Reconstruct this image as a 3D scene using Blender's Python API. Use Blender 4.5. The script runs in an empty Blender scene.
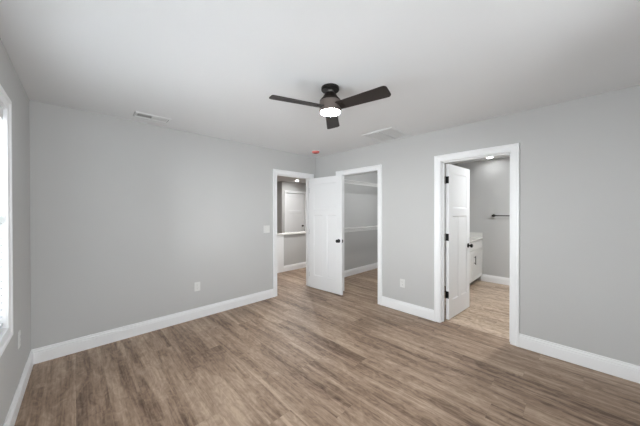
import bpy, bmesh, math, random
from mathutils import Vector, Matrix
random.seed(4)
S = bpy.context.scene
COL = S.collection

# ------------------------------------------------------------------ camera
def make_camera():
    th, pi_, ro = 0.8000, -0.0048, -0.0017
    F = Vector((math.cos(th)*math.cos(pi_), math.sin(th)*math.cos(pi_), math.sin(pi_)))
    R = Vector((math.sin(th), -math.cos(th), 0.0))
    U = R.cross(F)
    R2 = R*math.cos(ro) + U*math.sin(ro)
    U2 = U*math.cos(ro) - R*math.sin(ro)
    cam = bpy.data.objects.new('camera', bpy.data.cameras.new('camera'))
    COL.objects.link(cam)
    m = Matrix((( R2.x, U2.x, -F.x, 0), (R2.y, U2.y, -F.y, 0), (R2.z, U2.z, -F.z, 1.4064), (0, 0, 0, 1)))
    cam.matrix_world = m
    cam.data.sensor_width = 36.0
    cam.data.lens = 36.0*252.37/640
    cam.data.clip_start = 0.02
    S.camera = cam
make_camera()

# ------------------------------------------------------------------ light and exposure
W = bpy.data.worlds.new('daylight'); S.world = W; W.use_nodes = True
bg = W.node_tree.nodes['Background']
bg.inputs[0].default_value = (0.86, 0.93, 1.0, 1); bg.inputs[1].default_value = 0.8

def area(name, loc, rot, sx, sy, power, color=(1, 1, 1)):
    l = bpy.data.lights.new(name, 'AREA'); l.shape = 'RECTANGLE'; l.size = sx; l.size_y = sy
    l.energy = power; l.color = color
    o = bpy.data.objects.new(name, l); COL.objects.link(o)
    o.location = loc; o.rotation_euler = rot
    return o
# daylight level with and above the side window, then lamps outside two added windows
area('daylight_side_window', (-1.40, 1.75, 1.50), (0, math.radians(-90), 0), 2.1, 2.7, 200, (0.94, 0.98, 1.0))
area('low_daylight_side_window', (-0.75, 1.70, 1.05), (0, math.radians(-96), 0), 0.7, 1.4, 26, (0.94, 0.98, 1.0))
area('skylight_side_window', (-1.50, 1.75, 2.60), (0, math.radians(-50), 0), 2.0, 2.4, 196, (0.94, 0.98, 1.0))
area('skylight_added_window', (-1.40, -0.15, 2.70), (0, math.radians(-50), 0), 1.8, 1.8, 70, (0.94, 0.98, 1.0))  # feeds the added side window beside the camera
area('daylight_added_rear_window', (0.95, -2.30, 1.35), (math.radians(90), 0, 0), 3.0, 2.4, 194, (0.94, 0.98, 1.0))  # feeds the added window behind the camera
S.view_settings.view_transform = 'Standard'
S.view_settings.look = 'None'
S.view_settings.gamma = 1.0
S.view_settings.use_curve_mapping = False
S.view_settings.exposure = -0.03
FAN_LAMP = 72.0
DOWNLIGHT_BATH = 70.0
DOWNLIGHT_BATH_ADDED = 820.0  # strength of the added, unseen bathroom light
DOWNLIGHT_KITCHEN = 820.0
CLOSET_LAMP = 80.0

# ------------------------------------------------------------------ dimensions
XB, YA, XC = 3.315, 3.528, -0.296      # right wall plane, back wall plane, left wall plane at the corner
H, T, YD = 2.44, 0.12, -0.80           # ceiling height, wall thickness, wall behind the camera
CM = Matrix.Translation((XC, YA, 0)) @ Matrix.Rotation(-0.0141, 4, 'Z')   # frame of the left wall

# ------------------------------------------------------------------ materials
def lin(c):
    def f(v):
        v /= 255.0
        return v/12.92 if v <= 0.04045 else ((v+0.055)/1.055)**2.4
    return (f(c[0]), f(c[1]), f(c[2]), 1.0)

def mat(name, rgb, rough=0.5, metal=0.0, emit=None, strength=0.0, bump=0.0, bscale=300.0, spec=0.5, vary=0.0):
    m = bpy.data.materials.new(name); m.use_nodes = True
    nt = m.node_tree; b = nt.nodes['Principled BSDF']
    b.inputs['Base Color'].default_value = lin(rgb)
    b.inputs['Roughness'].default_value = rough
    b.inputs['Metallic'].default_value = metal
    b.inputs['Specular IOR Level'].default_value = spec
    tc = nt.nodes.new('ShaderNodeTexCoord')
    if vary:
        n = nt.nodes.new('ShaderNodeTexNoise'); n.inputs['Scale'].default_value = 2.5; n.inputs['Detail'].default_value = 3
        nt.links.new(tc.outputs['Object'], n.inputs['Vector'])
        hs = nt.nodes.new('ShaderNodeHueSaturation'); hs.inputs['Color'].default_value = lin(rgb)
        mr = nt.nodes.new('ShaderNodeMapRange'); mr.inputs['To Min'].default_value = 1-vary; mr.inputs['To Max'].default_value = 1+vary
        nt.links.new(n.outputs['Fac'], mr.inputs['Value']); nt.links.new(mr.outputs[0], hs.inputs['Value'])
        nt.links.new(hs.outputs[0], b.inputs['Base Color'])
    if bump:
        n = nt.nodes.new('ShaderNodeTexNoise'); n.inputs['Scale'].default_value = bscale; n.inputs['Detail'].default_value = 2
        nt.links.new(tc.outputs['Object'], n.inputs['Vector'])
        bp = nt.nodes.new('ShaderNodeBump'); bp.inputs['Strength'].default_value = bump; bp.inputs['Distance'].default_value = 0.002
        nt.links.new(n.outputs['Fac'], bp.inputs['Height']); nt.links.new(bp.outputs[0], b.inputs['Normal'])
    if emit:
        b.inputs['Emission Color'].default_value = (*emit, 1); b.inputs['Emission Strength'].default_value = strength
    return m

M = {}
M['wall'] = mat('grey_wall_paint', (200, 200, 199), 0.75, bump=0.15, bscale=220, spec=0.25, vary=0.01)
M['ceil'] = mat('ceiling_paint', (234, 235, 236), 0.9, bump=0.2, bscale=160, spec=0.15, vary=0.008)
M['trim'] = mat('white_trim_paint', (246, 247, 248), 0.35, spec=0.4)
M['door'] = mat('white_door_paint', (242, 243, 244), 0.4, bump=0.05, bscale=90, spec=0.4)
M['plate'] = mat('white_plastic', (228, 228, 226), 0.35)
M['slot'] = mat('slot_shadow_plastic', (60, 58, 55), 0.6)
M['black'] = mat('matte_black_metal', (24, 23, 23), 0.38, 0.6)
M['bronze'] = mat('dark_bronze_metal', (58, 53, 50), 0.42, 0.75, bump=0.05)
M['canopy'] = mat('gunmetal_canopy', (52, 50, 49), 0.3, 0.85)
M['steel'] = mat('polished_downrod', (170, 168, 166), 0.25, 1.0)
M['shade'] = mat('brushed_bronze_drum', (122, 112, 107), 0.4, 0.6, bump=0.1, bscale=400)
M['lens'] = mat('frosted_lamp_lens', (255, 252, 246), 0.4, emit=(0.99, 0.99, 0.98), strength=FAN_LAMP)
M['downb'] = mat('downlight_lens_bath', (255, 255, 255), 0.4, emit=(0.97, 0.99, 1.0), strength=DOWNLIGHT_BATH)
M['downf'] = mat('downlight_lens_added_bath', (255, 255, 255), 0.4, emit=(0.97, 0.99, 1.0), strength=DOWNLIGHT_BATH_ADDED)
M['downv'] = mat('downlight_lens_far_door', (255, 255, 255), 0.4, emit=(0.99, 0.99, 0.98), strength=DOWNLIGHT_KITCHEN*0.33)
M['downk'] = mat('downlight_lens_added_kitchen', (255, 255, 255), 0.4, emit=(0.99, 0.99, 0.98), strength=DOWNLIGHT_KITCHEN)  # for the two added hall and kitchen lights, both out of view
M['lensc'] = mat('closet_lamp_lens', (255, 255, 255), 0.4, emit=(0.97, 0.99, 1.0), strength=CLOSET_LAMP)
M['vent'] = mat('white_vent_enamel', (226, 227, 227), 0.45)
M['duct'] = mat('duct_interior', (236, 236, 236), 0.8)
M['ductd'] = mat('duct_shade_plate', (70, 70, 70), 0.8)  # flat dark plate standing in for the shade inside the supply duct
M['red'] = mat('red_dust_cover', (222, 118, 110), 0.45)
M['redin'] = mat('dark_red_grille', (165, 42, 40), 0.55)
M['wire'] = mat('white_coated_wire', (232, 232, 230), 0.4)
M['cab'] = mat('white_cabinet_paint', (232, 232, 230), 0.4)
M['toe'] = mat('toe_kick_board', (120, 112, 104), 0.6)  # toe kick coloured darker than the cabinet
M['quartz'] = mat('white_quartz', (228, 227, 223), 0.25, bump=0.02, vary=0.02)
M['blind'] = mat('white_blind_slat', (236, 238, 240), 0.5)

def glass_mat():
    m = bpy.data.materials.new('window_glass'); m.use_nodes = True
    nt = m.node_tree; nt.nodes.clear()
    o = nt.nodes.new('ShaderNodeOutputMaterial'); mx = nt.nodes.new('ShaderNodeMixShader')
    t = nt.nodes.new('ShaderNodeBsdfTransparent'); g = nt.nodes.new('ShaderNodeBsdfGlossy')
    g.inputs['Roughness'].default_value = 0.02
    fr = nt.nodes.new('ShaderNodeFresnel'); fr.inputs['IOR'].default_value = 1.35
    nt.links.new(fr.outputs[0], mx.inputs[0]); nt.links.new(t.outputs[0], mx.inputs[1]); nt.links.new(g.outputs[0], mx.inputs[2])
    nt.links.new(mx.outputs[0], o.inputs[0])
    return m
M['glass'] = glass_mat()

def wood_mat(name, dark, mid, light, plank_w=0.182, plank_l=1.22, contrast=1.0, rough=0.42, stain=1.0):
    """vinyl planks running along world Y"""
    m = bpy.data.materials.new(name); m.use_nodes = True
    nt = m.node_tree; N = nt.nodes; L = nt.links; b = N['Principled BSDF']
    tc = N.new('ShaderNodeTexCoord')
    sp = N.new('ShaderNodeSeparateXYZ'); L.new(tc.outputs['Object'], sp.inputs[0])
    def math_(op, a, bb=None):
        n = N.new('ShaderNodeMath'); n.operation = op
        for i, v in enumerate((a, bb)):
            if v is None: continue
            if isinstance(v, (int, float)): n.inputs[i].default_value = v
            else: L.new(v, n.inputs[i])
        return n.outputs[0]
    xs = math_('DIVIDE', sp.outputs['X'], plank_w)
    row = math_('FLOOR', xs)
    fx = math_('FRACT', xs)
    wr = N.new('ShaderNodeTexWhiteNoise'); wr.noise_dimensions = '1D'; L.new(row, wr.inputs['W'])
    ys = math_('ADD', math_('DIVIDE', sp.outputs['Y'], plank_l), math_('MULTIPLY', wr.outputs['Value'], 7.0))
    seg = math_('FLOOR', ys); fy = math_('FRACT', ys)
    cid = N.new('ShaderNodeCombineXYZ'); L.new(row, cid.inputs[0]); L.new(seg, cid.inputs[1])
    wn = N.new('ShaderNodeTexWhiteNoise'); wn.noise_dimensions = '2D'; L.new(cid.outputs[0], wn.inputs['Vector'])
    # grain coordinates, shifted per plank
    off = N.new('ShaderNodeVectorMath'); off.operation = 'SCALE'; L.new(wn.outputs['Color'], off.inputs[0]); off.inputs['Scale'].default_value = 13.0
    gc = N.new('ShaderNodeVectorMath'); gc.operation = 'ADD'; L.new(tc.outputs['Object'], gc.inputs[0]); L.new(off.outputs[0], gc.inputs[1])
    def noise(sx, sy, detail, dist=0.0, src=gc):
        mp = N.new('ShaderNodeMapping'); mp.inputs['Scale'].default_value = (sx, sy, 1)
        L.new(src.outputs[0], mp.inputs['Vector'])
        n = N.new('ShaderNodeTexNoise'); n.inputs['Scale'].default_value = 1.0; n.inputs['Detail'].default_value = detail
        n.inputs['Roughness'].default_value = 0.6; n.inputs['Distortion'].default_value = dist
        L.new(mp.outputs[0], n.inputs['Vector']); return n.outputs['Fac']
    tc_ = N.new('ShaderNodeVectorMath'); tc_.operation = 'ADD'; L.new(tc.outputs['Object'], tc_.inputs[0])
    hs_ = N.new('ShaderNodeVectorMath'); hs_.operation = 'SCALE'; L.new(wn.outputs['Color'], hs_.inputs[0]); hs_.inputs['Scale'].default_value = 0.18; L.new(hs_.outputs[0], tc_.inputs[1])
    broad = noise(11.0, 0.85, 3.0, 0.5, tc_)          # elongated dark and light clouds
    fine = noise(85.0, 4.0, 4.0, 0.3)          # grain fibres
    knots = noise(17.0, 7.0, 4.0, 2.0)
    a = math_('MULTIPLY', math_('SUBTRACT', broad, 0.5), 1.7*contrast)
    c = math_('MULTIPLY', math_('SUBTRACT', fine, 0.5), 0.75*contrast)
    k = math_('MULTIPLY', math_('SUBTRACT', knots, 0.5), 0.9*contrast*stain)
    d = math_('MULTIPLY', math_('SUBTRACT', wn.outputs['Value'], 0.5), 0.20*contrast)
    v = math_('ADD', math_('ADD', math_('ADD', a, c), math_('ADD', k, d)), 0.5)
    cr = N.new('ShaderNodeValToRGB'); L.new(v, cr.inputs[0])
    e = cr.color_ramp.elements
    e[0].position = 0.05; e[0].color = lin(dark); e[1].position = 0.95; e[1].color = lin(light)
    x = e.new(0.5); x.color = lin(mid)
    # plank joints
    jx = math_('MINIMUM', fx, math_('SUBTRACT', 1.0, fx))
    jy = math_('MINIMUM', fy, math_('SUBTRACT', 1.0, fy))
    sx = math_('LESS_THAN', jx, 0.0075); sy = math_('LESS_THAN', jy, 0.0013)
    seam = math_('MAXIMUM', sx, sy)
    mx = N.new('ShaderNodeMixRGB'); mx.blend_type = 'MULTIPLY'; L.new(math_('MULTIPLY', seam, 0.16), mx.inputs[0])
    L.new(cr.outputs[0], mx.inputs[1]); mx.inputs[2].default_value = (0.25, 0.22, 0.2, 1)
    L.new(mx.outputs[0], b.inputs['Base Color'])
    rr = N.new('ShaderNodeMapRange'); rr.inputs['To Min'].default_value = rough-0.06; rr.inputs['To Max'].default_value = rough+0.1
    L.new(fine, rr.inputs['Value']); L.new(rr.outputs[0], b.inputs['Roughness'])
    b.inputs['Specular IOR Level'].default_value = 0.4
    bp = N.new('ShaderNodeBump'); bp.inputs['Strength'].default_value = 0.25; bp.inputs['Distance'].default_value = 0.001
    L.new(math_('SUBTRACT', fine, seam), bp.inputs['Height']); L.new(bp.outputs[0], b.inputs['Normal'])
    return m
M['floor'] = wood_mat('brown_vinyl_plank', (92, 70, 55), (156, 132, 112), (196, 173, 151))
M['bfloor'] = wood_mat('beige_vinyl_plank', (138, 117, 98), (188, 166, 144), (218, 200, 182), plank_w=0.30, plank_l=0.6, contrast=0.75, stain=2.6)

# ------------------------------------------------------------------ mesh helpers
def box(bm, x0, x1, y0, y1, z0, z1):
    vs = [bm.verts.new((x, y, z)) for z in (z0, z1) for y in (y0, y1) for x in (x0, x1)]
    for f in ((0, 2, 3, 1), (4, 5, 7, 6), (0, 1, 5, 4), (2, 6, 7, 3), (0, 4, 6, 2), (1, 3, 7, 5)):
        bm.faces.new([vs[i] for i in f])

def boxes(lst):
    bm = bmesh.new()
    for b in lst: box(bm, *b)
    return bm

def lathe(bm, prof, seg=48, center=(0, 0, 0), axis='Z'):
    """prof: list of (r, z), closed at r=0 ends"""
    rings = []
    for r, z in prof:
        ring = []
        for i in range(1 if r < 1e-6 else seg):
            a = 2*math.pi*i/seg
            p = (r*math.cos(a), r*math.sin(a), z)
            if axis == 'Y': p = (p[0], z, p[1])
            if axis == 'X': p = (z, p[0], p[1])
            ring.append(bm.verts.new((p[0]+center[0], p[1]+center[1], p[2]+center[2])))
        rings.append(ring)
    for a, b in zip(rings, rings[1:]):
        for i in range(seg):
            j = (i+1) % seg
            if len(a) == 1 and len(b) == 1: break
            if len(a) == 1: bm.faces.new((a[0], b[j], b[i]))
            elif len(b) == 1: bm.faces.new((a[i], a[j], b[0]))
            else: bm.faces.new((a[i], a[j], b[j], b[i]))

def cyl(bm, p, q, r, seg=12):
    p, q = Vector(p), Vector(q); d = (q-p).normalized()
    u = d.orthogonal().normalized(); w = d.cross(u)
    A, B = [], []
    for i in range(seg):
        a = 2*math.pi*i/seg; o = (u*math.cos(a)+w*math.sin(a))*r
        A.append(bm.verts.new(p+o)); B.append(bm.verts.new(q+o))
    for i in range(seg):
        j = (i+1) % seg; bm.faces.new((A[i], A[j], B[j], B[i]))
    bm.faces.new(A[::-1]); bm.faces.new(B)

def extrude_profile(bm, prof, p, q, nrm, up):
    """closed profile [(out, height)] swept from p to q; out along nrm, height along up"""
    p, q, n, u = Vector(p), Vector(q), Vector(nrm), Vector(up)
    A = [bm.verts.new(p+n*a+u*b) for a, b in prof]; B = [bm.verts.new(q+n*a+u*b) for a, b in prof]
    k = len(prof)
    for i in range(k):
        j = (i+1) % k; bm.faces.new((A[i], A[j], B[j], B[i]))
    bm.faces.new(A[::-1]); bm.faces.new(B)

def obj(name, bm, m, parent=None, smooth=False, bevel=0.0, mtx=None, loc=None):
    bmesh.ops.recalc_face_normals(bm, faces=bm.faces)
    me = bpy.data.meshes.new(name); bm.to_mesh(me); bm.free()
    me.materials.append(m)
    o = bpy.data.objects.new(name, me); COL.objects.link(o)
    if smooth:
        for p in me.polygons: p.use_smooth = True
        md = o.modifiers.new('wn', 'EDGE_SPLIT'); md.split_angle = math.radians(35)
    if bevel:
        md = o.modifiers.new('bevel', 'BEVEL'); md.width = bevel; md.segments = 2; md.limit_method = 'ANGLE'
    if mtx is not None: o.matrix_world = mtx
    if loc is not None: o.location = loc
    if parent is not None: o.parent = parent
    return o

def struct(name, bm, m, **k):
    o = obj(name, bm, m, **k); o['kind'] = 'structure'; return o

def empty(name, loc=(0, 0, 0), rotz=0.0, kind=None):
    o = bpy.data.objects.new(name, None); COL.objects.link(o)
    o.location = loc; o.rotation_euler = (0, 0, rotz); o.empty_display_size = 0.05
    if kind: o['kind'] = kind
    return o

def tag(o, label, cat, group=None):
    o['label'] = label; o['category'] = cat
    if group: o['group'] = group
    return o

def copy_tree(o, parent=None):
    c = o.copy(); COL.objects.link(c); c.parent = parent
    for ch in [x for x in bpy.data.objects if x.parent == o]:
        copy_tree(ch, c)
    return c

# ------------------------------------------------------------------ openings
DZ = 2.038                      # door opening height (under the head jamb)
A0, A1 = 2.425, 3.172           # bedroom doorway in the back wall (X)
K0, K1 = 2.150, 2.920           # closet doorway in the right wall (Y)
B0, B1 = 0.515, 1.222           # bathroom doorway in the right wall (Y)
J = 0.018                       # jamb board thickness

# ------------------------------------------------------------------ floor and ceiling
struct('floor', boxes([(-0.55, XB+0.10, YD-0.12, YA+0.06, -0.06, 0), (-0.55+1.9, XB+0.10, YA+0.06, 9.2, -0.06, 0), (XB+0.10, 8.12, 2.0, 9.2, -0.06, 0)]), M['floor'])
struct('floor_bathroom', boxes([(XB+0.10, 6.06, -0.62, 2.0, -0.06, 0.0)]), M['bfloor'])
struct('ceiling', boxes([(-0.55, 8.12, YD-0.12, 9.2, H, H+0.1)]), M['ceil'])

# ------------------------------------------------------------------ walls
struct('wall_back', boxes([
    (-0.42, A0-J, YA, YA+T, 0, H), (A1+J, 8.0, YA, YA+T, 0, H), (A0-J, A1+J, YA, YA+T, DZ+J, H)]), M['wall'])
struct('wall_right', boxes([
    (XB, XB+T, YD, B0-J, 0, H), (XB, XB+T, B0-J, B1+J, DZ+J, H), (XB, XB+T, B1+J, K0-J, 0, H),
    (XB, XB+T, K0-J, K1+J, DZ+J, H), (XB, XB+T, K1+J, YA, 0, H)]), M['wall'])
# left wall in its own frame: x<=0 is the wall body, y is minus the distance from the corner
WY0, WY1, WZ0, WZ1 = -2.72, -1.043, 0.69, 2.045
VY0, VY1 = -4.18, -3.10        # an unseen side window added beside the camera to brighten the right wall
struct('wall_left', boxes([
    (-T, 0, WY1+J, 0.0, 0, H), (-T, 0, VY1+J, WY0-J, 0, H), (-T, 0, -4.32, VY0-J, 0, H),
    (-T, 0, VY0-J, VY1+J, 0, WZ0-J), (-T, 0, VY0-J, VY1+J, WZ1+J, H), (-T, 0, WY0-J, WY1+J, 0, WZ0-J), (-T, 0, WY0-J, WY1+J, WZ1+J, H)]), M['wall'], mtx=CM)
FX0, FX1, FZ0, FZ1 = 0.10, 1.80, 0.70, 2.10  # opening of an unseen window added behind the camera to light the room
struct('wall_front', boxes([
    (-0.50, FX0-J, YD-T, YD, 0, H), (FX1+J, 8.0, YD-T, YD, 0, H), (FX0-J, FX1+J, YD-T, YD, 0, FZ0-J), (FX0-J, FX1+J, YD-T, YD, FZ1+J, H)]), M['wall'])
# bathroom and closet shells
struct('wall_bathroom_back', boxes([(5.93, 6.05, -0.60, 1.95, 0, H)]), M['wall'])
struct('wall_bathroom_left', boxes([(XB+T, 6.05, 1.95, 2.06, 0, H)]), M['wall'])
struct('wall_bathroom_right', boxes([(XB+T, 5.93, -0.60, -0.50, 0, H)]), M['wall'])
struct('wall_closet_back', boxes([(5.60, 5.72, 2.06, YA, 0, H)]), M['wall'])
# kitchen beyond the bedroom doorway
struct('wall_kitchen_back', boxes([(5.013, 5.133, 7.12, 9.0, 0, H), (5.013, 5.20, 7.0, 7.12, 0, H), (5.20, 6.02, 7.0, 7.12, 2.06, H), (6.02, 8.0, 7.0, 7.12, 0, H)]), M['wall'])
struct('wall_kitchen_far', boxes([(1.35, 5.013, 9.0, 9.12, 0, H)]), M['wall'])
struct('wall_kitchen_left', boxes([(1.35, 1.47, YA+T, 9.0, 0, H)]), M['wall'])
struct('wall_kitchen_right', boxes([(8.0, 8.12, YA, 7.12, 0, H)]), M['wall'])
struct('wall_peninsula', boxes([(3.30, 6.4, 4.85, 4.97, 0, 0.862)]), M['wall'])

# ------------------------------------------------------------------ baseboards
BB = [(0, 0), (0.016, 0), (0.016, 0.096), (0.0125, 0.101), (0.0135, 0.112), (0.0105, 0.118), (0.0075, 0.121), (0.007, 0.134), (0.005, 0.138), (0, 0.138)]
CAS = 0.073
def bboard(name, segs, mtx=None):
    bm = bmesh.new()
    for p, q, n in segs: extrude_profile(bm, BB, (*p, 0), (*q, 0), (*n, 0), (0, 0, 1))
    return struct(name, bm, M['trim'], mtx=mtx)
bboard('baseboard_back', [((XC, YA), (A0-CAS, YA), (0, -1)), ((A1+CAS, YA), (XB, YA), (0, -1))])
bboard('baseboard_right', [((XB, YA), (XB, K1+CAS), (-1, 0)), ((XB, K0-CAS), (XB, B1+CAS), (-1, 0)), ((XB, B0-CAS), (XB, YD), (-1, 0))])
bboard('baseboard_left', [((0, -0.016), (0, -4.3), (1, 0))], mtx=CM)
bboard('baseboard_front', [((-0.30, YD), (XB, YD), (0, 1))])
bboard('baseboard_closet', [((XB+T, YA), (5.60, YA), (0, -1)), ((5.60, YA), (5.60, 2.06), (-1, 0)), ((XB+T, 2.06), (5.60, 2.06), (0, 1))])
bboard('baseboard_bathroom', [((5.93, 1.40), (5.93, -0.50), (-1, 0)), ((XB+T, -0.50), (5.93, -0.50), (0, 1))])
bboard('baseboard_peninsula', [((3.508, 4.85), (6.4, 4.85), (0, -1))])
bboard('baseboard_kitchen', [((5.013, 7.0), (5.10, 7.0), (0, -1)), ((6.12, 7.0), (8.0, 7.0), (0, -1))])

# ------------------------------------------------------------------ door casings and jambs
CP = [(0.0, 0.0), (0.0, 0.010), (0.006, 0.013), (0.016, 0.011), (0.048, 0.013), (0.053, 0.019), (0.070, 0.020), (CAS, 0.017), (CAS, 0.0)]  # (across, out)
def casing(bm, a0, a1, z0, z1, to3, bottom=False, reveal=0.005):
    """mitred casing round an opening; to3(a, z, out) gives the point"""
    a0 -= reveal; a1 += reveal; z1 += reveal
    if bottom: z0 -= reveal
    path = [(a0, z0, -1, -1 if bottom else 0), (a0, z1, -1, 1), (a1, z1, 1, 1), (a1, z0, 1, -1 if bottom else 0)]
    rings = [[bm.verts.new(to3(a+sx*w, z+sz*w, o)) for w, o in CP] for a, z, sx, sz in path]
    k = len(CP)
    pairs = list(zip(rings, rings[1:])) + ([(rings[3], rings[0])] if bottom else [])
    for A, B in pairs:
        for i in range(k):
            j = (i+1) % k; bm.faces.new((A[i], A[j], B[j], B[i]))
    if not bottom:
        bm.faces.new(rings[0][::-1]); bm.faces.new(rings[3])

def jamb_y(bm, x0, x1, a0, a1):      # wall across X (normal X): opening along Y
    box(bm, x0, x1, a0-J, a0, 0, DZ+J); box(bm, x0, x1, a1, a1+J, 0, DZ+J); box(bm, x0, x1, a0, a1, DZ, DZ+J)
bm = bmesh.new()
casing(bm, A0, A1, 0, DZ, lambda a, z, o: (a, YA-o, z)); casing(bm, A0, A1, 0, DZ, lambda a, z, o: (a, YA+T+o, z))
box(bm, A0-J, A0, YA, YA+T, 0, DZ+J); box(bm, A1, A1+J, YA, YA+T, 0, DZ+J); box(bm, A0, A1, YA, YA+T, DZ, DZ+J)
box(bm, A0, A0+0.012, YA+0.040, YA+0.075, 0, DZ); box(bm, A1-0.012, A1, YA+0.040, YA+0.075, 0, DZ); box(bm, A0, A1, YA+0.040, YA+0.075, DZ-0.012, DZ)
struct('trim_1', bm, M['trim'])
bm = bmesh.new()
casing(bm, K0, K1, 0, DZ, lambda a, z, o: (XB-o, a, z)); casing(bm, K0, K1, 0, DZ, lambda a, z, o: (XB+T+o, a, z)); jamb_y(bm, XB, XB+T, K0, K1)
struct('trim_2', bm, M['trim'])
bm = bmesh.new()
casing(bm, B0, B1, 0, DZ, lambda a, z, o: (XB-o, a, z)); casing(bm, B0, B1, 0, DZ, lambda a, z, o: (XB+T+o, a, z)); jamb_y(bm, XB, XB+T, B0, B1)
box(bm, XB+0.045, XB+0.080, B0, B0+0.012, 0, DZ); box(bm, XB+0.045, XB+0.080, B1-0.012, B1, 0, DZ); box(bm, XB+0.045, XB+0.080, B0, B1, DZ-0.012, DZ)
struct('trim_3', bm, M['trim'])
bm = bmesh.new()
casing(bm, 5.20, 6.02, 0, 2.06, lambda a, z, o: (a, 7.0-o, z))
struct('trim_4', bm, M['trim'])
# white end board of the peninsula wall, a little proud of it
struct('trim_5', boxes([(3.26, 3.508, 4.832, 4.85, 0, 0.862), (3.26, 3.30, 4.85, 5.0, 0, 0.862)]), M['trim'], bevel=0.002)

# ------------------------------------------------------------------ panelled door leaves
def door_leaf_bm(w, h, t, panels):
    """leaf in x 0..w, y 0..t, z 0..h with recessed panels (x0,x1,z0,z1) moulded on both faces"""
    bm = bmesh.new()
    xs = sorted({0, w, *[p[0] for p in panels], *[p[1] for p in panels]})
    zs = sorted({0, h, *[p[2] for p in panels], *[p[3] for p in panels]})
    for i in range(len(xs)-1):
        for j in range(len(zs)-1):
            cx, cz = (xs[i]+xs[i+1])/2, (zs[j]+zs[j+1])/2
            if not any(p[0] < cx < p[1] and p[2] < cz < p[3] for p in panels):
                for y in (0, t):
                    bm.faces.new([bm.verts.new((x, y, z)) for x, z in ((xs[i], zs[j]), (xs[i+1], zs[j]), (xs[i+1], zs[j+1]), (xs[i], zs[j+1]))])
    for x0, x1, z0, z1 in panels:
        for y, s in ((0, 1), (t, -1)):
            rings = []
            for ins, dep in ((0, 0), (0.004, 0.004), (0.010, 0.0075)):
                rings.append([bm.verts.new((x, y+s*dep, z)) for x, z in ((x0+ins, z0+ins), (x1-ins, z0+ins), (x1-ins, z1-ins), (x0+ins, z1-ins))])
            for A, B in zip(rings, rings[1:]):
                for i in range(4):
                    j = (i+1) % 4; bm.faces.new((A[i], A[j], B[j], B[i]))
            bm.faces.new(rings[-1])
    for x in (0, w): bm.faces.new([bm.verts.new(c) for c in ((x, 0, 0), (x, t, 0), (x, t, h), (x, 0, h))])
    for z in (0, h): bm.faces.new([bm.verts.new(c) for c in ((0, 0, z), (w, 0, z), (w, t, z), (0, t, z))])
    bmesh.ops.remove_doubles(bm, verts=bm.verts, dist=0.0002)
    return bm

def knob_bm(t, x, z):
    """both knobs with roses and the spindle through the leaf"""
    bm = bmesh.new()
    for s, y in ((-1, 0.0), (1, t)):
        lathe(bm, [(0, y), (0.032, y), (0.032, y+s*0.006), (0.028, y+s*0.009), (0.012, y+s*0.010), (0.011, y+s*0.026), (0.020, y+s*0.032), (0.0275, y+s*0.043), (0.027, y+s*0.054), (0.018, y+s*0.062), (0, y+s*0.064)], 28, (x, 0, z), 'Y')
    return bm

def door(name, hinge, ang, w, h, t, hinge_side_y, hinges=(0.25, 1.04, 1.80)):
    r = empty(name, hinge, ang, 'structure')
    s, tr, mid = 0.115, 0.115, 0.10
    x0, x1 = s, w-s; zl = 1.335
    pans = [(x0, x1, zl+0.105, h-0.11), (x0, (w-mid)/2, 0.235, zl), ((w+mid)/2, x1, 0.235, zl)]
    leaf = obj('door_leaf', door_leaf_bm(w, h, t, pans), M['door'], r, loc=(0.003, hinge_side_y, 0.012))
    k = obj('door_knob', knob_bm(t, w-0.062, 0.915), M['black'], r, smooth=True, loc=(0.003, hinge_side_y, 0.0))
    k['label'] = 'matte black round door knob'
    lp = obj('latch_plate', boxes([(w, w+0.0015, t/2-0.012, t/2+0.012, 0.885, 0.942), (w, w+0.009, t/2-0.006, t/2+0.006, 0.905, 0.923)]), M['black'], r, loc=(0.003, hinge_side_y, 0.0))
    for z in hinges:
        bm = bmesh.new()
        cyl(bm, (0, 0, z-0.045), (0, 0, z+0.045), 0.0065, 12)
        cyl(bm, (0, 0, z+0.045), (0, 0, z+0.050), 0.0045, 12); cyl(bm, (0, 0, z-0.050), (0, 0, z-0.045), 0.0045, 12)
        box(bm, -0.0005, 0.0035, min(0, hinge_side_y*1.0), max(0.0, hinge_side_y+t), z-0.045, z+0.045)
        hh = obj('hinge', bm, M['black'], r)
        hh['label'] = 'black butt hinge'
    return r

# bedroom door: hinged on the bedroom side of the right jamb, folded back over the closet wall
door('door_1', (3.166, YA-0.012, 0), math.radians(-90+4.6), 0.748, 2.008, 0.035, -0.037)
# bathroom door: hinged on the bathroom side of the left jamb, open into the bathroom
door('door_2', (XB+T+0.012, B1-0.012, 0), math.radians(-4.0), 0.700, 2.008, 0.035, -0.037, hinges=(0.33, 1.075, 1.815))
# black hinge leaves let into the bathroom jamb
bm = bmesh.new()
for z in (0.33, 1.075, 1.815): box(bm, XB+T-0.034, XB+T+0.0, B1-0.0015, B1, z-0.045, z+0.045)
o = struct('trim_6', bm, M['black'])
# closed door at the back of the kitchen
r = empty('door_3', (5.206, 7.035, 0), 0, 'structure')
w, h = 0.808, 2.04
obj('door_leaf', door_leaf_bm(w, h, 0.035, [(0.12, w-0.12, 1.44, h-0.12), (0.12, w/2-0.05, 0.24, 1.335), (w/2+0.05, w-0.12, 0.24, 1.335)]), M['door'], r, loc=(0, 0, 0.012))
k = obj('door_knob', knob_bm(0.035, w-0.075, 0.90), M['black'], r, smooth=True)
k['label'] = 'matte black round door knob'
for z in (0.25, 1.04, 1.80):
    bm = bmesh.new(); cyl(bm, (-0.002, -0.006, z-0.045), (-0.002, -0.006, z+0.045), 0.006, 10)
    box(bm, -0.004, 0.012, -0.002, 0.001, z-0.045, z+0.045); obj('hinge', bm, M['black'], r)

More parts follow.
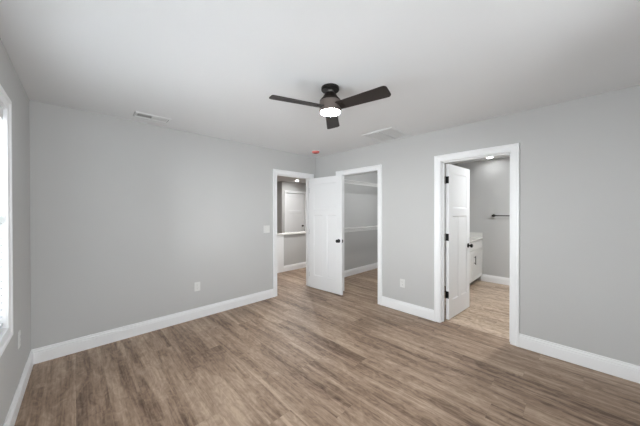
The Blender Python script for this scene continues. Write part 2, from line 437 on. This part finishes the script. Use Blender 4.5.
# ------------------------------------------------------------------ windows
def window(name, a0, a1, z0, z1, mull, mtx, rear=False):
    """opening a0..a1 along local y, wall body at local x -T..0, room at x>0"""
    r = empty(name, kind='structure'); r.matrix_world = mtx
    bm = bmesh.new()
    box(bm, -T, 0, a0-J, a0, z0-J, z1+J); box(bm, -T, 0, a1, a1+J, z0-J, z1+J); box(bm, -T, 0, a0, a1, z1, z1+J); box(bm, -T, 0, a0, a1, z0-J, z0)
    mids = [(a0+a1)/2] if mull else []
    for m_ in mids: box(bm, -T, -0.002, m_-0.03, m_+0.03, z0, z1)
    obj('window_jamb', bm, M['trim'], r)
    bm = bmesh.new(); casing(bm, a0, a1, z0, z1, lambda a, z, o: (o, a, z), bottom=True)
    for m_ in mids: box(bm, 0, 0.012, m_-0.035, m_+0.035, z0-0.004, z1+0.004)
    obj('window_casing', bm, M['trim'], r)
    spans = [(a0, (a0+a1)/2-0.03), ((a0+a1)/2+0.03, a1)] if mull else [(a0, a1)]
    zm = (z0+z1)/2
    for s0, s1 in spans:
        for q0, q1, xo in ((z0, zm+0.02, -0.078), (zm-0.02, z1, -0.108)):
            bm = bmesh.new()
            box(bm, xo, xo+0.028, s0, s0+0.04, q0, q1); box(bm, xo, xo+0.028, s1-0.04, s1, q0, q1)
            box(bm, xo, xo+0.028, s0+0.04, s1-0.04, q0, q0+0.04); box(bm, xo, xo+0.028, s0+0.04, s1-0.04, q1-0.04, q1)
            f = obj('window_sash', bm, M['trim'], r, bevel=0.002)
            obj('window_pane', boxes([(xo+0.012, xo+0.016, s0+0.036, s1-0.036, q0+0.036, q1-0.036)]), M['glass'], r)
    return spans

spans = window('window_1', WY0, WY1, WZ0, WZ1, True, CM)
window('window_added_side', VY0, VY1, WZ0, WZ1, False, CM)  # unseen window added for more side light
window('window_added_rear', -FX1, -FX0, FZ0, FZ1, True, Matrix.Translation((0, YD, 0)) @ Matrix.Rotation(math.radians(90), 4, 'Z'))  # unseen window added for light from behind the camera

# blinds in the side window
def blind(s0, s1, label):
    r = empty('window_blind'); r.matrix_world = CM @ Matrix.Translation((-0.036, (s0+s1)/2, WZ1))
    w2 = (s1-s0)/2-0.006
    obj('headrail', boxes([(-0.026, 0.026, -w2, w2, -0.05, -0.001)]), M['blind'], r, bevel=0.002)
    obj('valance', boxes([(0.026, 0.033, -w2, w2, -0.072, -0.001)]), M['blind'], r, bevel=0.002)
    bm = bmesh.new(); ang = math.radians(6); hw = 0.024; z = -0.095
    zb = WZ0-WZ1+0.05
    while z > zb:
        c, s = math.cos(ang)*hw, math.sin(ang)*hw
        n = (-math.sin(ang)*0.0013, math.cos(ang)*0.0013)
        vs = []
        for y in (-w2, w2):
            for x_, z_ in ((-c-n[0], z-s-n[1]), (c-n[0], z+s-n[1]), (c+n[0], z+s+n[1]), (-c+n[0], z-s+n[1])):
                vs.append(bm.verts.new((x_, y, z_)))
        for f in ((0, 1, 2, 3), (4, 7, 6, 5), (0, 4, 5, 1), (1, 5, 6, 2), (2, 6, 7, 3), (3, 7, 4, 0)): bm.faces.new([vs[i] for i in f])
        z -= 0.044
    obj('slats', bm, M['blind'], r)
    obj('bottom_rail', boxes([(-0.025, 0.025, -w2, w2, zb-0.032, zb-0.014)]), M['blind'], r, bevel=0.003)
    for y in (-w2+0.12, w2-0.12):
        bm = bmesh.new()
        for x in (-0.024, 0.024): box(bm, x-0.0006, x+0.0006, y-0.002, y+0.002, zb-0.014, -0.05)
        obj('ladder_cord', bm, M['blind'], r)
    return tag(r, label, 'blind', 'slatted blinds in the side window')
blind(*spans[1], 'white slatted window blind at the left edge, nearest the back corner')
blind(*spans[0], 'white slatted window blind in the half of the side window nearer the camera')

# ------------------------------------------------------------------ ceiling fan
fan = empty('ceiling_fan', (1.530, 1.450, H))
tag(fan, 'dark bronze three-blade ceiling fan with a lit round lamp', 'ceiling fan')
bm = bmesh.new(); lathe(bm, [(0, 0), (0.073, 0), (0.075, -0.004), (0.075, -0.022), (0.070, -0.027), (0, -0.027)], 56)
obj('canopy', bm, M['canopy'], fan, smooth=True)
bm = bmesh.new(); lathe(bm, [(0, -0.025), (0.030, -0.025), (0.027, -0.035), (0.027, -0.055), (0, -0.055)], 40)
nk = obj('downrod', bm, M['steel'], fan, smooth=True); nk['label'] = 'short shiny metal neck'
bm = bmesh.new(); lathe(bm, [(0, -0.048), (0.040, -0.048), (0.046, -0.054), (0.062, -0.082), (0.082, -0.104), (0.088, -0.112), (0.088, -0.117), (0, -0.117)], 64)
obj('motor_housing', bm, M['bronze'], fan, smooth=True)
bm = bmesh.new(); lathe(bm, [(0, -0.118), (0.086, -0.118), (0.090, -0.122), (0.091, -0.203), (0.088, -0.206), (0, -0.206)], 64)
obj('light_housing', bm, M['shade'], fan, smooth=True)
bm = bmesh.new(); lathe(bm, [(0, -0.2065), (0.0820, -0.2065), (0.0805, -0.210), (0.066, -0.2125), (0.035, -0.2135), (0, -0.214)], 64)
ln = obj('lamp_lens', bm, M['lens'], fan, smooth=True); ln['label'] = 'glowing frosted white lens'

def blade_bm():
    bm = bmesh.new()
    top, bot = [], []
    out = []
    r0, r1, w0, w1, rc = 0.075, 0.504, 0.050, 0.065, 0.028
    out.append((r0, -w0))
    for k in range(9):
        a = -math.pi/2 + k*math.pi/16
        out.append((r1-rc+rc*math.cos(a), -w1+rc+rc*math.sin(a)))
    for k in range(9):
        a = k*math.pi/16
        out.append((r1-rc+rc*math.cos(a), w1-rc+rc*math.sin(a)))
    out.append((r0, w0))
    th = 0.0035
    top = [bm.verts.new((x, y, th)) for x, y in out]; bot = [bm.verts.new((x, y, -th)) for x, y in out]
    bm.faces.new(top); bm.faces.new(bot[::-1])
    n = len(out)
    for i in range(n):
        j = (i+1) % n; bm.faces.new((top[i], bot[i], bot[j], top[j]))
    return bm
M['blade'] = mat('dark_walnut_blade', (45, 39, 37), 0.5, 0.0, bump=0.1, bscale=60)
TH = 0.8000
for k in range(3):
    fwd, rt = math.cos(math.radians(6+120*k)), math.sin(math.radians(6+120*k))
    d = (math.cos(TH)*fwd+math.sin(TH)*rt, math.sin(TH)*fwd-math.cos(TH)*rt)
    a = math.atan2(d[1], d[0])
    b = obj('fan_blade', blade_bm(), M['blade'], fan, bevel=0.001)
    b.matrix_local = Matrix.Translation((0, 0, -0.168)) @ Matrix.Rotation(a, 4, 'Z') @ Matrix.Rotation(math.radians(-12.0), 4, 'X')
    bm = bmesh.new(); box(bm, 0.082, 0.135, -0.026, 0.026, -0.0075, -0.0036)
    for sx, sy in ((0.118, -0.016), (0.118, 0.016)): cyl(bm, (sx, sy, -0.0095), (sx, sy, -0.0070), 0.005, 10)
    ar = obj('blade_bracket', bm, M['bronze'], b)

# ------------------------------------------------------------------ ceiling fittings
sd = empty('smoke_detector', (2.940, 3.130, H))
tag(sd, 'round red smoke detector on the ceiling by the back corner', 'smoke detector')
bm = bmesh.new(); lathe(bm, [(0, 0), (0.066, 0), (0.066, -0.010), (0, -0.010)], 40); obj('mounting_base', bm, M['plate'], sd, smooth=True)
bm = bmesh.new(); lathe(bm, [(0, -0.0102), (0.064, -0.0102), (0.062, -0.026), (0.052, -0.036), (0.040, -0.038), (0, -0.038)], 40); obj('dust_cover', bm, M['red'], sd, smooth=True)
bm = bmesh.new(); lathe(bm, [(0, -0.0383), (0.036, -0.0383), (0.030, -0.042), (0, -0.043)], 32); g = obj('sensor_grille', bm, M['redin'], sd, smooth=True); g['label'] = 'dark red centre'

def grille(name, c, lx, ly, border, louv_axis, n, split, label, cat, tilt=4, two_way=False):
    """ceiling grille, lx by ly, centred at c under the ceiling"""
    r = empty(name, (c[0], c[1], H)); tag(r, label, cat)
    bm = bmesh.new(); X, Y = lx/2, ly/2
    pr = [(0, 0), (0, -0.003), (0.005, -0.010), (border-0.004, -0.013), (border, -0.009), (border, 0)]
    rings = [[bm.verts.new((sx*(X-a), sy*(Y-a), z)) for a, z in pr] for sx, sy in ((-1, -1), (1, -1), (1, 1), (-1, 1))]
    for i in range(4):
        A, B = rings[i], rings[(i+1) % 4]
        for q in range(len(pr)):
            p2 = (q+1) % len(pr); bm.faces.new((A[q], A[p2], B[p2], B[q]))
    obj('grille_frame', bm, M['vent'], r)
    obj('duct_opening', boxes([(-X+border*0.5, X-border*0.5, -Y+border*0.5, Y-border*0.5, -0.0012, -0.0002)]), M['ductd' if two_way else 'duct'], r)
    xi, yi = X-border, Y-border
    bm = bmesh.new()
    for k in range(n):
        t = (k+0.5)/n
        hw, th = (xi if louv_axis == 'Y' else yi)/n*(0.45 if two_way and k < n/2 else 0.90), 0.0008
        dx, dz = hw*math.cos(math.radians(tilt)), hw*math.sin(math.radians(tilt))
        dz = min(dz, 0.0034); dxs = dx
        ctr = (-xi+2*xi*t) if louv_axis == 'Y' else (-yi+2*yi*t)
        pts = [(-dxs, -0.0055-dz), (dxs, -0.0055+dz), (dxs, -0.0055+dz+th), (-dxs, -0.0055-dz+th)]
        e = yi if louv_axis == 'Y' else xi
        vs = []
        for s in (-e, e):
            for u, z in pts:
                vs.append(bm.verts.new((ctr+u, s, z) if louv_axis == 'Y' else (s, ctr+u, z)))
        for f in ((0, 1, 2, 3), (4, 7, 6, 5), (0, 4, 5, 1), (1, 5, 6, 2), (2, 6, 7, 3), (3, 7, 4, 0)): bm.faces.new([vs[i] for i in f])
    obj('louvers', bm, M['vent'], r)
    if split == 'X': obj('divider_bar', boxes([(-xi, xi, -0.013, 0.013, -0.0150, -0.001)]), M['vent'], r)
    if split == 'Y': obj('divider_bar', boxes([(-0.009, 0.009, -yi, yi, -0.0112, -0.001)]), M['vent'], r)
    return r
grille('return_air_grille', (3.022, 1.822), 0.50, 0.44, 0.028, 'X', 26, 'X', 'large square white return air grille with a centre bar on the ceiling', 'vent')
grille('supply_register', (0.612, 3.245), 0.33, 0.165, 0.022, 'Y', 16, 'Y', 'small oblong white supply register on the ceiling near the left wall', 'vent', two_way=True)

def downlight(name, loc, m, label, group=None, r_=0.062):
    r = empty(name, loc); tag(r, label, 'recessed light', group)
    bm = bmesh.new(); lathe(bm, [(r_, 0), (r_+0.022, 0), (r_+0.020, -0.005), (r_+0.002, -0.007), (r_, -0.004), (r_, 0)], 40); obj('trim_ring', bm, M['plate'], r, smooth=True)
    bm = bmesh.new(); lathe(bm, [(0, -0.001), (r_, -0.001), (r_-0.004, -0.004), (0, -0.005)], 40); obj('lamp_lens', bm, m, r, smooth=True)
    return r
downlight('recessed_light', (5.69, 1.20, H), M['downb'], 'lit recessed ceiling light seen through the bathroom doorway', r_=0.050)
downlight('recessed_light', (5.263, 6.506, H), M['downv'], 'lit recessed ceiling light in front of the far kitchen door', r_=0.048)
downlight('recessed_light', (4.50, 0.35, H), M['downf'], 'added recessed fill light in the bathroom, hidden beyond the right door casing')  # added out of view to brighten the bathroom door and vanity
downlight('recessed_light', (3.75, 4.15, H), M['downk'], 'added unseen recessed fill light in the hall just outside the bedroom doorway')  # added out of view to brighten the hall floor and half wall
downlight('recessed_light', (4.6, 5.7, H), M['downk'], 'added unseen recessed fill light above the kitchen countertop')  # added out of view as fill for the kitchen
cl = empty('closet_light', (4.60, 2.35, H)); tag(cl, 'flush round closet ceiling light above the wire shelves', 'ceiling light')
bm = bmesh.new(); lathe(bm, [(0, 0), (0.14, 0), (0.14, -0.02), (0, -0.02)], 40); obj('light_base', bm, M['plate'], cl, smooth=True)
bm = bmesh.new(); lathe(bm, [(0, -0.0205), (0.135, -0.0205), (0.12, -0.04), (0.07, -0.052), (0, -0.056)], 40); obj('lamp_lens', bm, M['lensc'], cl, smooth=True)

# ------------------------------------------------------------------ outlets and switch
def plate_thing(name, w, h, mtx, label, cat, kind, group=None):
    """plate in local x (width) and z, standing out along local -y"""
    r = empty(name); r.matrix_world = mtx; tag(r, label, cat, group)
    bm = bmesh.new(); box(bm, -w/2, w/2, -0.006, 0, -h/2, h/2)
    obj('cover_plate', bm, M['plate'], r, bevel=0.0025)
    if kind == 'outlet':
        for s in (-1, 1):
            bm = bmesh.new(); box(bm, -0.017, 0.017, -0.0085, -0.0061, s*0.0205-0.0145, s*0.0205+0.0145)
            rc = obj('receptacle', bm, M['plate'], r, bevel=0.001)
            bm = bmesh.new()
            for x, hh in ((-0.0065, 0.0045), (0.0065, 0.0035)): box(bm, x-0.0011, x+0.0011, -0.0089, -0.0086, s*0.0205+0.001-hh+0.002, s*0.0205+0.001+hh+0.002)
            lathe(bm, [(0, -0.0086), (0.0026, -0.0086), (0.0026, -0.0089), (0, -0.0089)], 10, (0, 0, s*0.0205-0.009), 'Y')
            obj('slots', bm, M['slot'], rc)
        bm = bmesh.new(); lathe(bm, [(0, -0.0061), (0.003, -0.0061), (0.0025, -0.0075), (0, -0.0078)], 12, (0, 0, 0), 'Y'); obj('screw', bm, M['plate'], r)
    else:
        for s in (-1, 1):
            bm = bmesh.new(); box(bm, s*0.023-0.0165, s*0.023+0.0165, -0.0085, -0.0061, -0.033, 0.033)
            obj('switch_rocker', bm, M['plate'], r, bevel=0.001)
    return r
rotB = Matrix.Rotation(math.radians(-90), 4, 'Z'); rotC = Matrix.Rotation(math.radians(90), 4, 'Z')
plate_thing('wall_outlet', 0.074, 0.118, Matrix.Translation((1.158, YA, 0.420)), 'white wall outlet above the baseboard on the wide back wall', 'outlet', 'outlet', 'white outlets around the room')
plate_thing('wall_outlet', 0.074, 0.118, Matrix.Translation((XB, 1.742, 0.396)) @ rotB, 'white wall outlet between the closet and bathroom doorways', 'outlet', 'outlet', 'white outlets around the room')
plate_thing('wall_outlet', 0.074, 0.118, CM @ Matrix.Translation((0, -0.620, 0.460)) @ rotC, 'white wall outlet below and beside the side window', 'outlet', 'outlet', 'white outlets around the room')
plate_thing('light_switch', 0.116, 0.118, Matrix.Translation((2.222, YA, 1.128)), 'white double light switch beside the bedroom doorway', 'light switch', 'switch')

# ------------------------------------------------------------------ closet wire shelves
def wire_shelf(z, label):
    x0, x1, yb = XB+T+0.01, 5.59, YA
    r = empty('wire_shelf', ((x0+x1)/2, yb, z)); tag(r, label, 'wire shelf', 'white wire closet shelves')
    hx = (x1-x0)/2; d = 0.305
    bm = bmesh.new(); n = int((x1-x0)/0.0254)
    for k in range(n+1):
        x = -hx+2*hx*k/n
        cyl(bm, (x, -0.008, 0), (x, -d, 0), 0.0016, 5); cyl(bm, (x, -d, 0), (x, -d, -0.028), 0.0016, 5)
    obj('shelf_wires', bm, M['wire'], r)
    for y, zz, rad in ((-0.008, 0.0, 0.003), (-d, 0.003, 0.0055), (-d, -0.030, 0.0050), (-0.16, -0.003, 0.003)):
        bm = bmesh.new(); cyl(bm, (-hx, y, zz), (hx, y, zz), rad, 8); obj('shelf_rail', bm, M['wire'], r)
    bm = bmesh.new(); cyl(bm, (-hx, -d+0.015, -0.055), (hx, -d+0.015, -0.055), 0.0085, 12); obj('hanging_rod', bm, M['wire'], r)
    for x in (-0.90, 0.95):
        bm = bmesh.new()
        cyl(bm, (x, -0.006, -0.30), (x, -d+0.01, -0.032), 0.0045, 8); box(bm, x-0.008, x+0.008, -0.006, -0.0005, -0.33, -0.28)
        cyl(bm, (x, -d+0.013, -0.030), (x, -d+0.013, -0.060), 0.004, 8)
        obj('shelf_bracket', bm, M['wire'], r)
    return r
wire_shelf(2.035, 'white wire shelf high on the closet wall near the ceiling')
wire_shelf(1.062, 'white wire shelf at waist height on the closet wall')

# ------------------------------------------------------------------ kitchen peninsula top
ct = obj('countertop', boxes([(3.24, 6.4, 4.815, 5.005, 0.862, 0.900)]), M['quartz'], bevel=0.004)
tag(ct, 'pale ledge countertop on the grey half wall seen through the bedroom doorway', 'countertop')
# ------------------------------------------------------------------ bathroom vanity and towel bar
vx0, vx1, vy = 4.64, 5.928, 1.395
va = empty('bathroom_vanity', ((vx0+vx1)/2, 1.655, 0)); tag(va, 'white bathroom vanity with black bar handles and pale countertop', 'vanity')
ox, oy = (vx0+vx1)/2, 1.655
obj('cabinet_body', boxes([(vx0-ox, vx1-ox, vy-oy, 1.949-oy, 0.105, 0.845)]), M['cab'], va)
tk = obj('toe_kick', boxes([(vx0-ox+0.01, vx1-ox, vy+0.065-oy, 1.949-oy, 0.0, 0.1045)]), M['toe'], va); tk['label'] = 'brown toe kick board, darker than the cabinet'
obj('countertop', boxes([(vx0-0.02-ox, 5.929-ox, vy-0.028-oy, 1.949-oy, 0.8455, 0.880)]), M['quartz'], va, bevel=0.003)
obj('backsplash', boxes([(vx0-0.02-ox, 5.908-ox, 1.929-oy, 1.949-oy, 0.8805, 0.975), (5.908-ox, 5.929-ox, vy-0.02-oy, 1.949-oy, 0.8805, 0.975)]), M['quartz'], va)
def shaker_bm(w, h):
    bm = bmesh.new(); s = 0.055
    for x0, x1, z0, z1, t in ((0, s, 0, h, 0.019), (w-s, w, 0, h, 0.019), (s, w-s, 0, s, 0.019), (s, w-s, h-s, h, 0.019), (s, w-s, s, h-s, 0.010)):
        box(bm, x0, x1, -t, 0, z0, z1)
    return bm
def bar_handle(parent, x, z, vertical=True, L_=0.16):
    bm = bmesh.new()
    if vertical:
        cyl(bm, (x, -0.050, z-L_/2), (x, -0.050, z+L_/2), 0.0062, 12)
        for dz in (-0.055, 0.055): cyl(bm, (x, -0.050, z+dz), (x, -0.0192, z+dz), 0.005, 10)
    else:
        cyl(bm, (x-L_/2, -0.050, z), (x+L_/2, -0.050, z), 0.0062, 12)
        for dx in (-0.055, 0.055): cyl(bm, (x+dx, -0.050, z), (x+dx, -0.0192, z), 0.005, 10)
    hd = obj('bar_handle', bm, M['black'], parent, smooth=True); hd['label'] = 'black bar handle'
dw = (vx1-vx0-0.012)/2
for k in range(2):
    x0 = vx0-ox+0.005+k*(dw+0.0035)
    d = obj('cabinet_door', shaker_bm(dw-0.003, 0.560), M['cab'], va, loc=(x0, vy-oy-0.0005, 0.115))
    bar_handle(d, 0.050, 0.385)
    bm = bmesh.new(); box(bm, 0, dw-0.003, -0.019, 0, 0, 0.150)
    dr = obj('drawer_front', bm, M['cab'], va, loc=(x0, vy-oy-0.0005, 0.682), bevel=0.002)

tb = empty('towel_bar', (5.93, 0.86, 1.325)); tag(tb, 'black towel bar on the bathroom wall', 'towel bar')
for y in (-0.32, 0.325):
    bm = bmesh.new(); lathe(bm, [(0, 0), (0.026, 0), (0.026, -0.010), (0.012, -0.013), (0.012, -0.055), (0.017, -0.060), (0.017, -0.085), (0, -0.085)], 28, (0, y, 0), 'X')
    obj('post', bm, M['black'], tb, smooth=True)
bm = bmesh.new(); cyl(bm, (-0.072, -0.32, 0), (-0.072, 0.325, 0), 0.009, 14); obj('bar', bm, M['black'], tb, smooth=True)
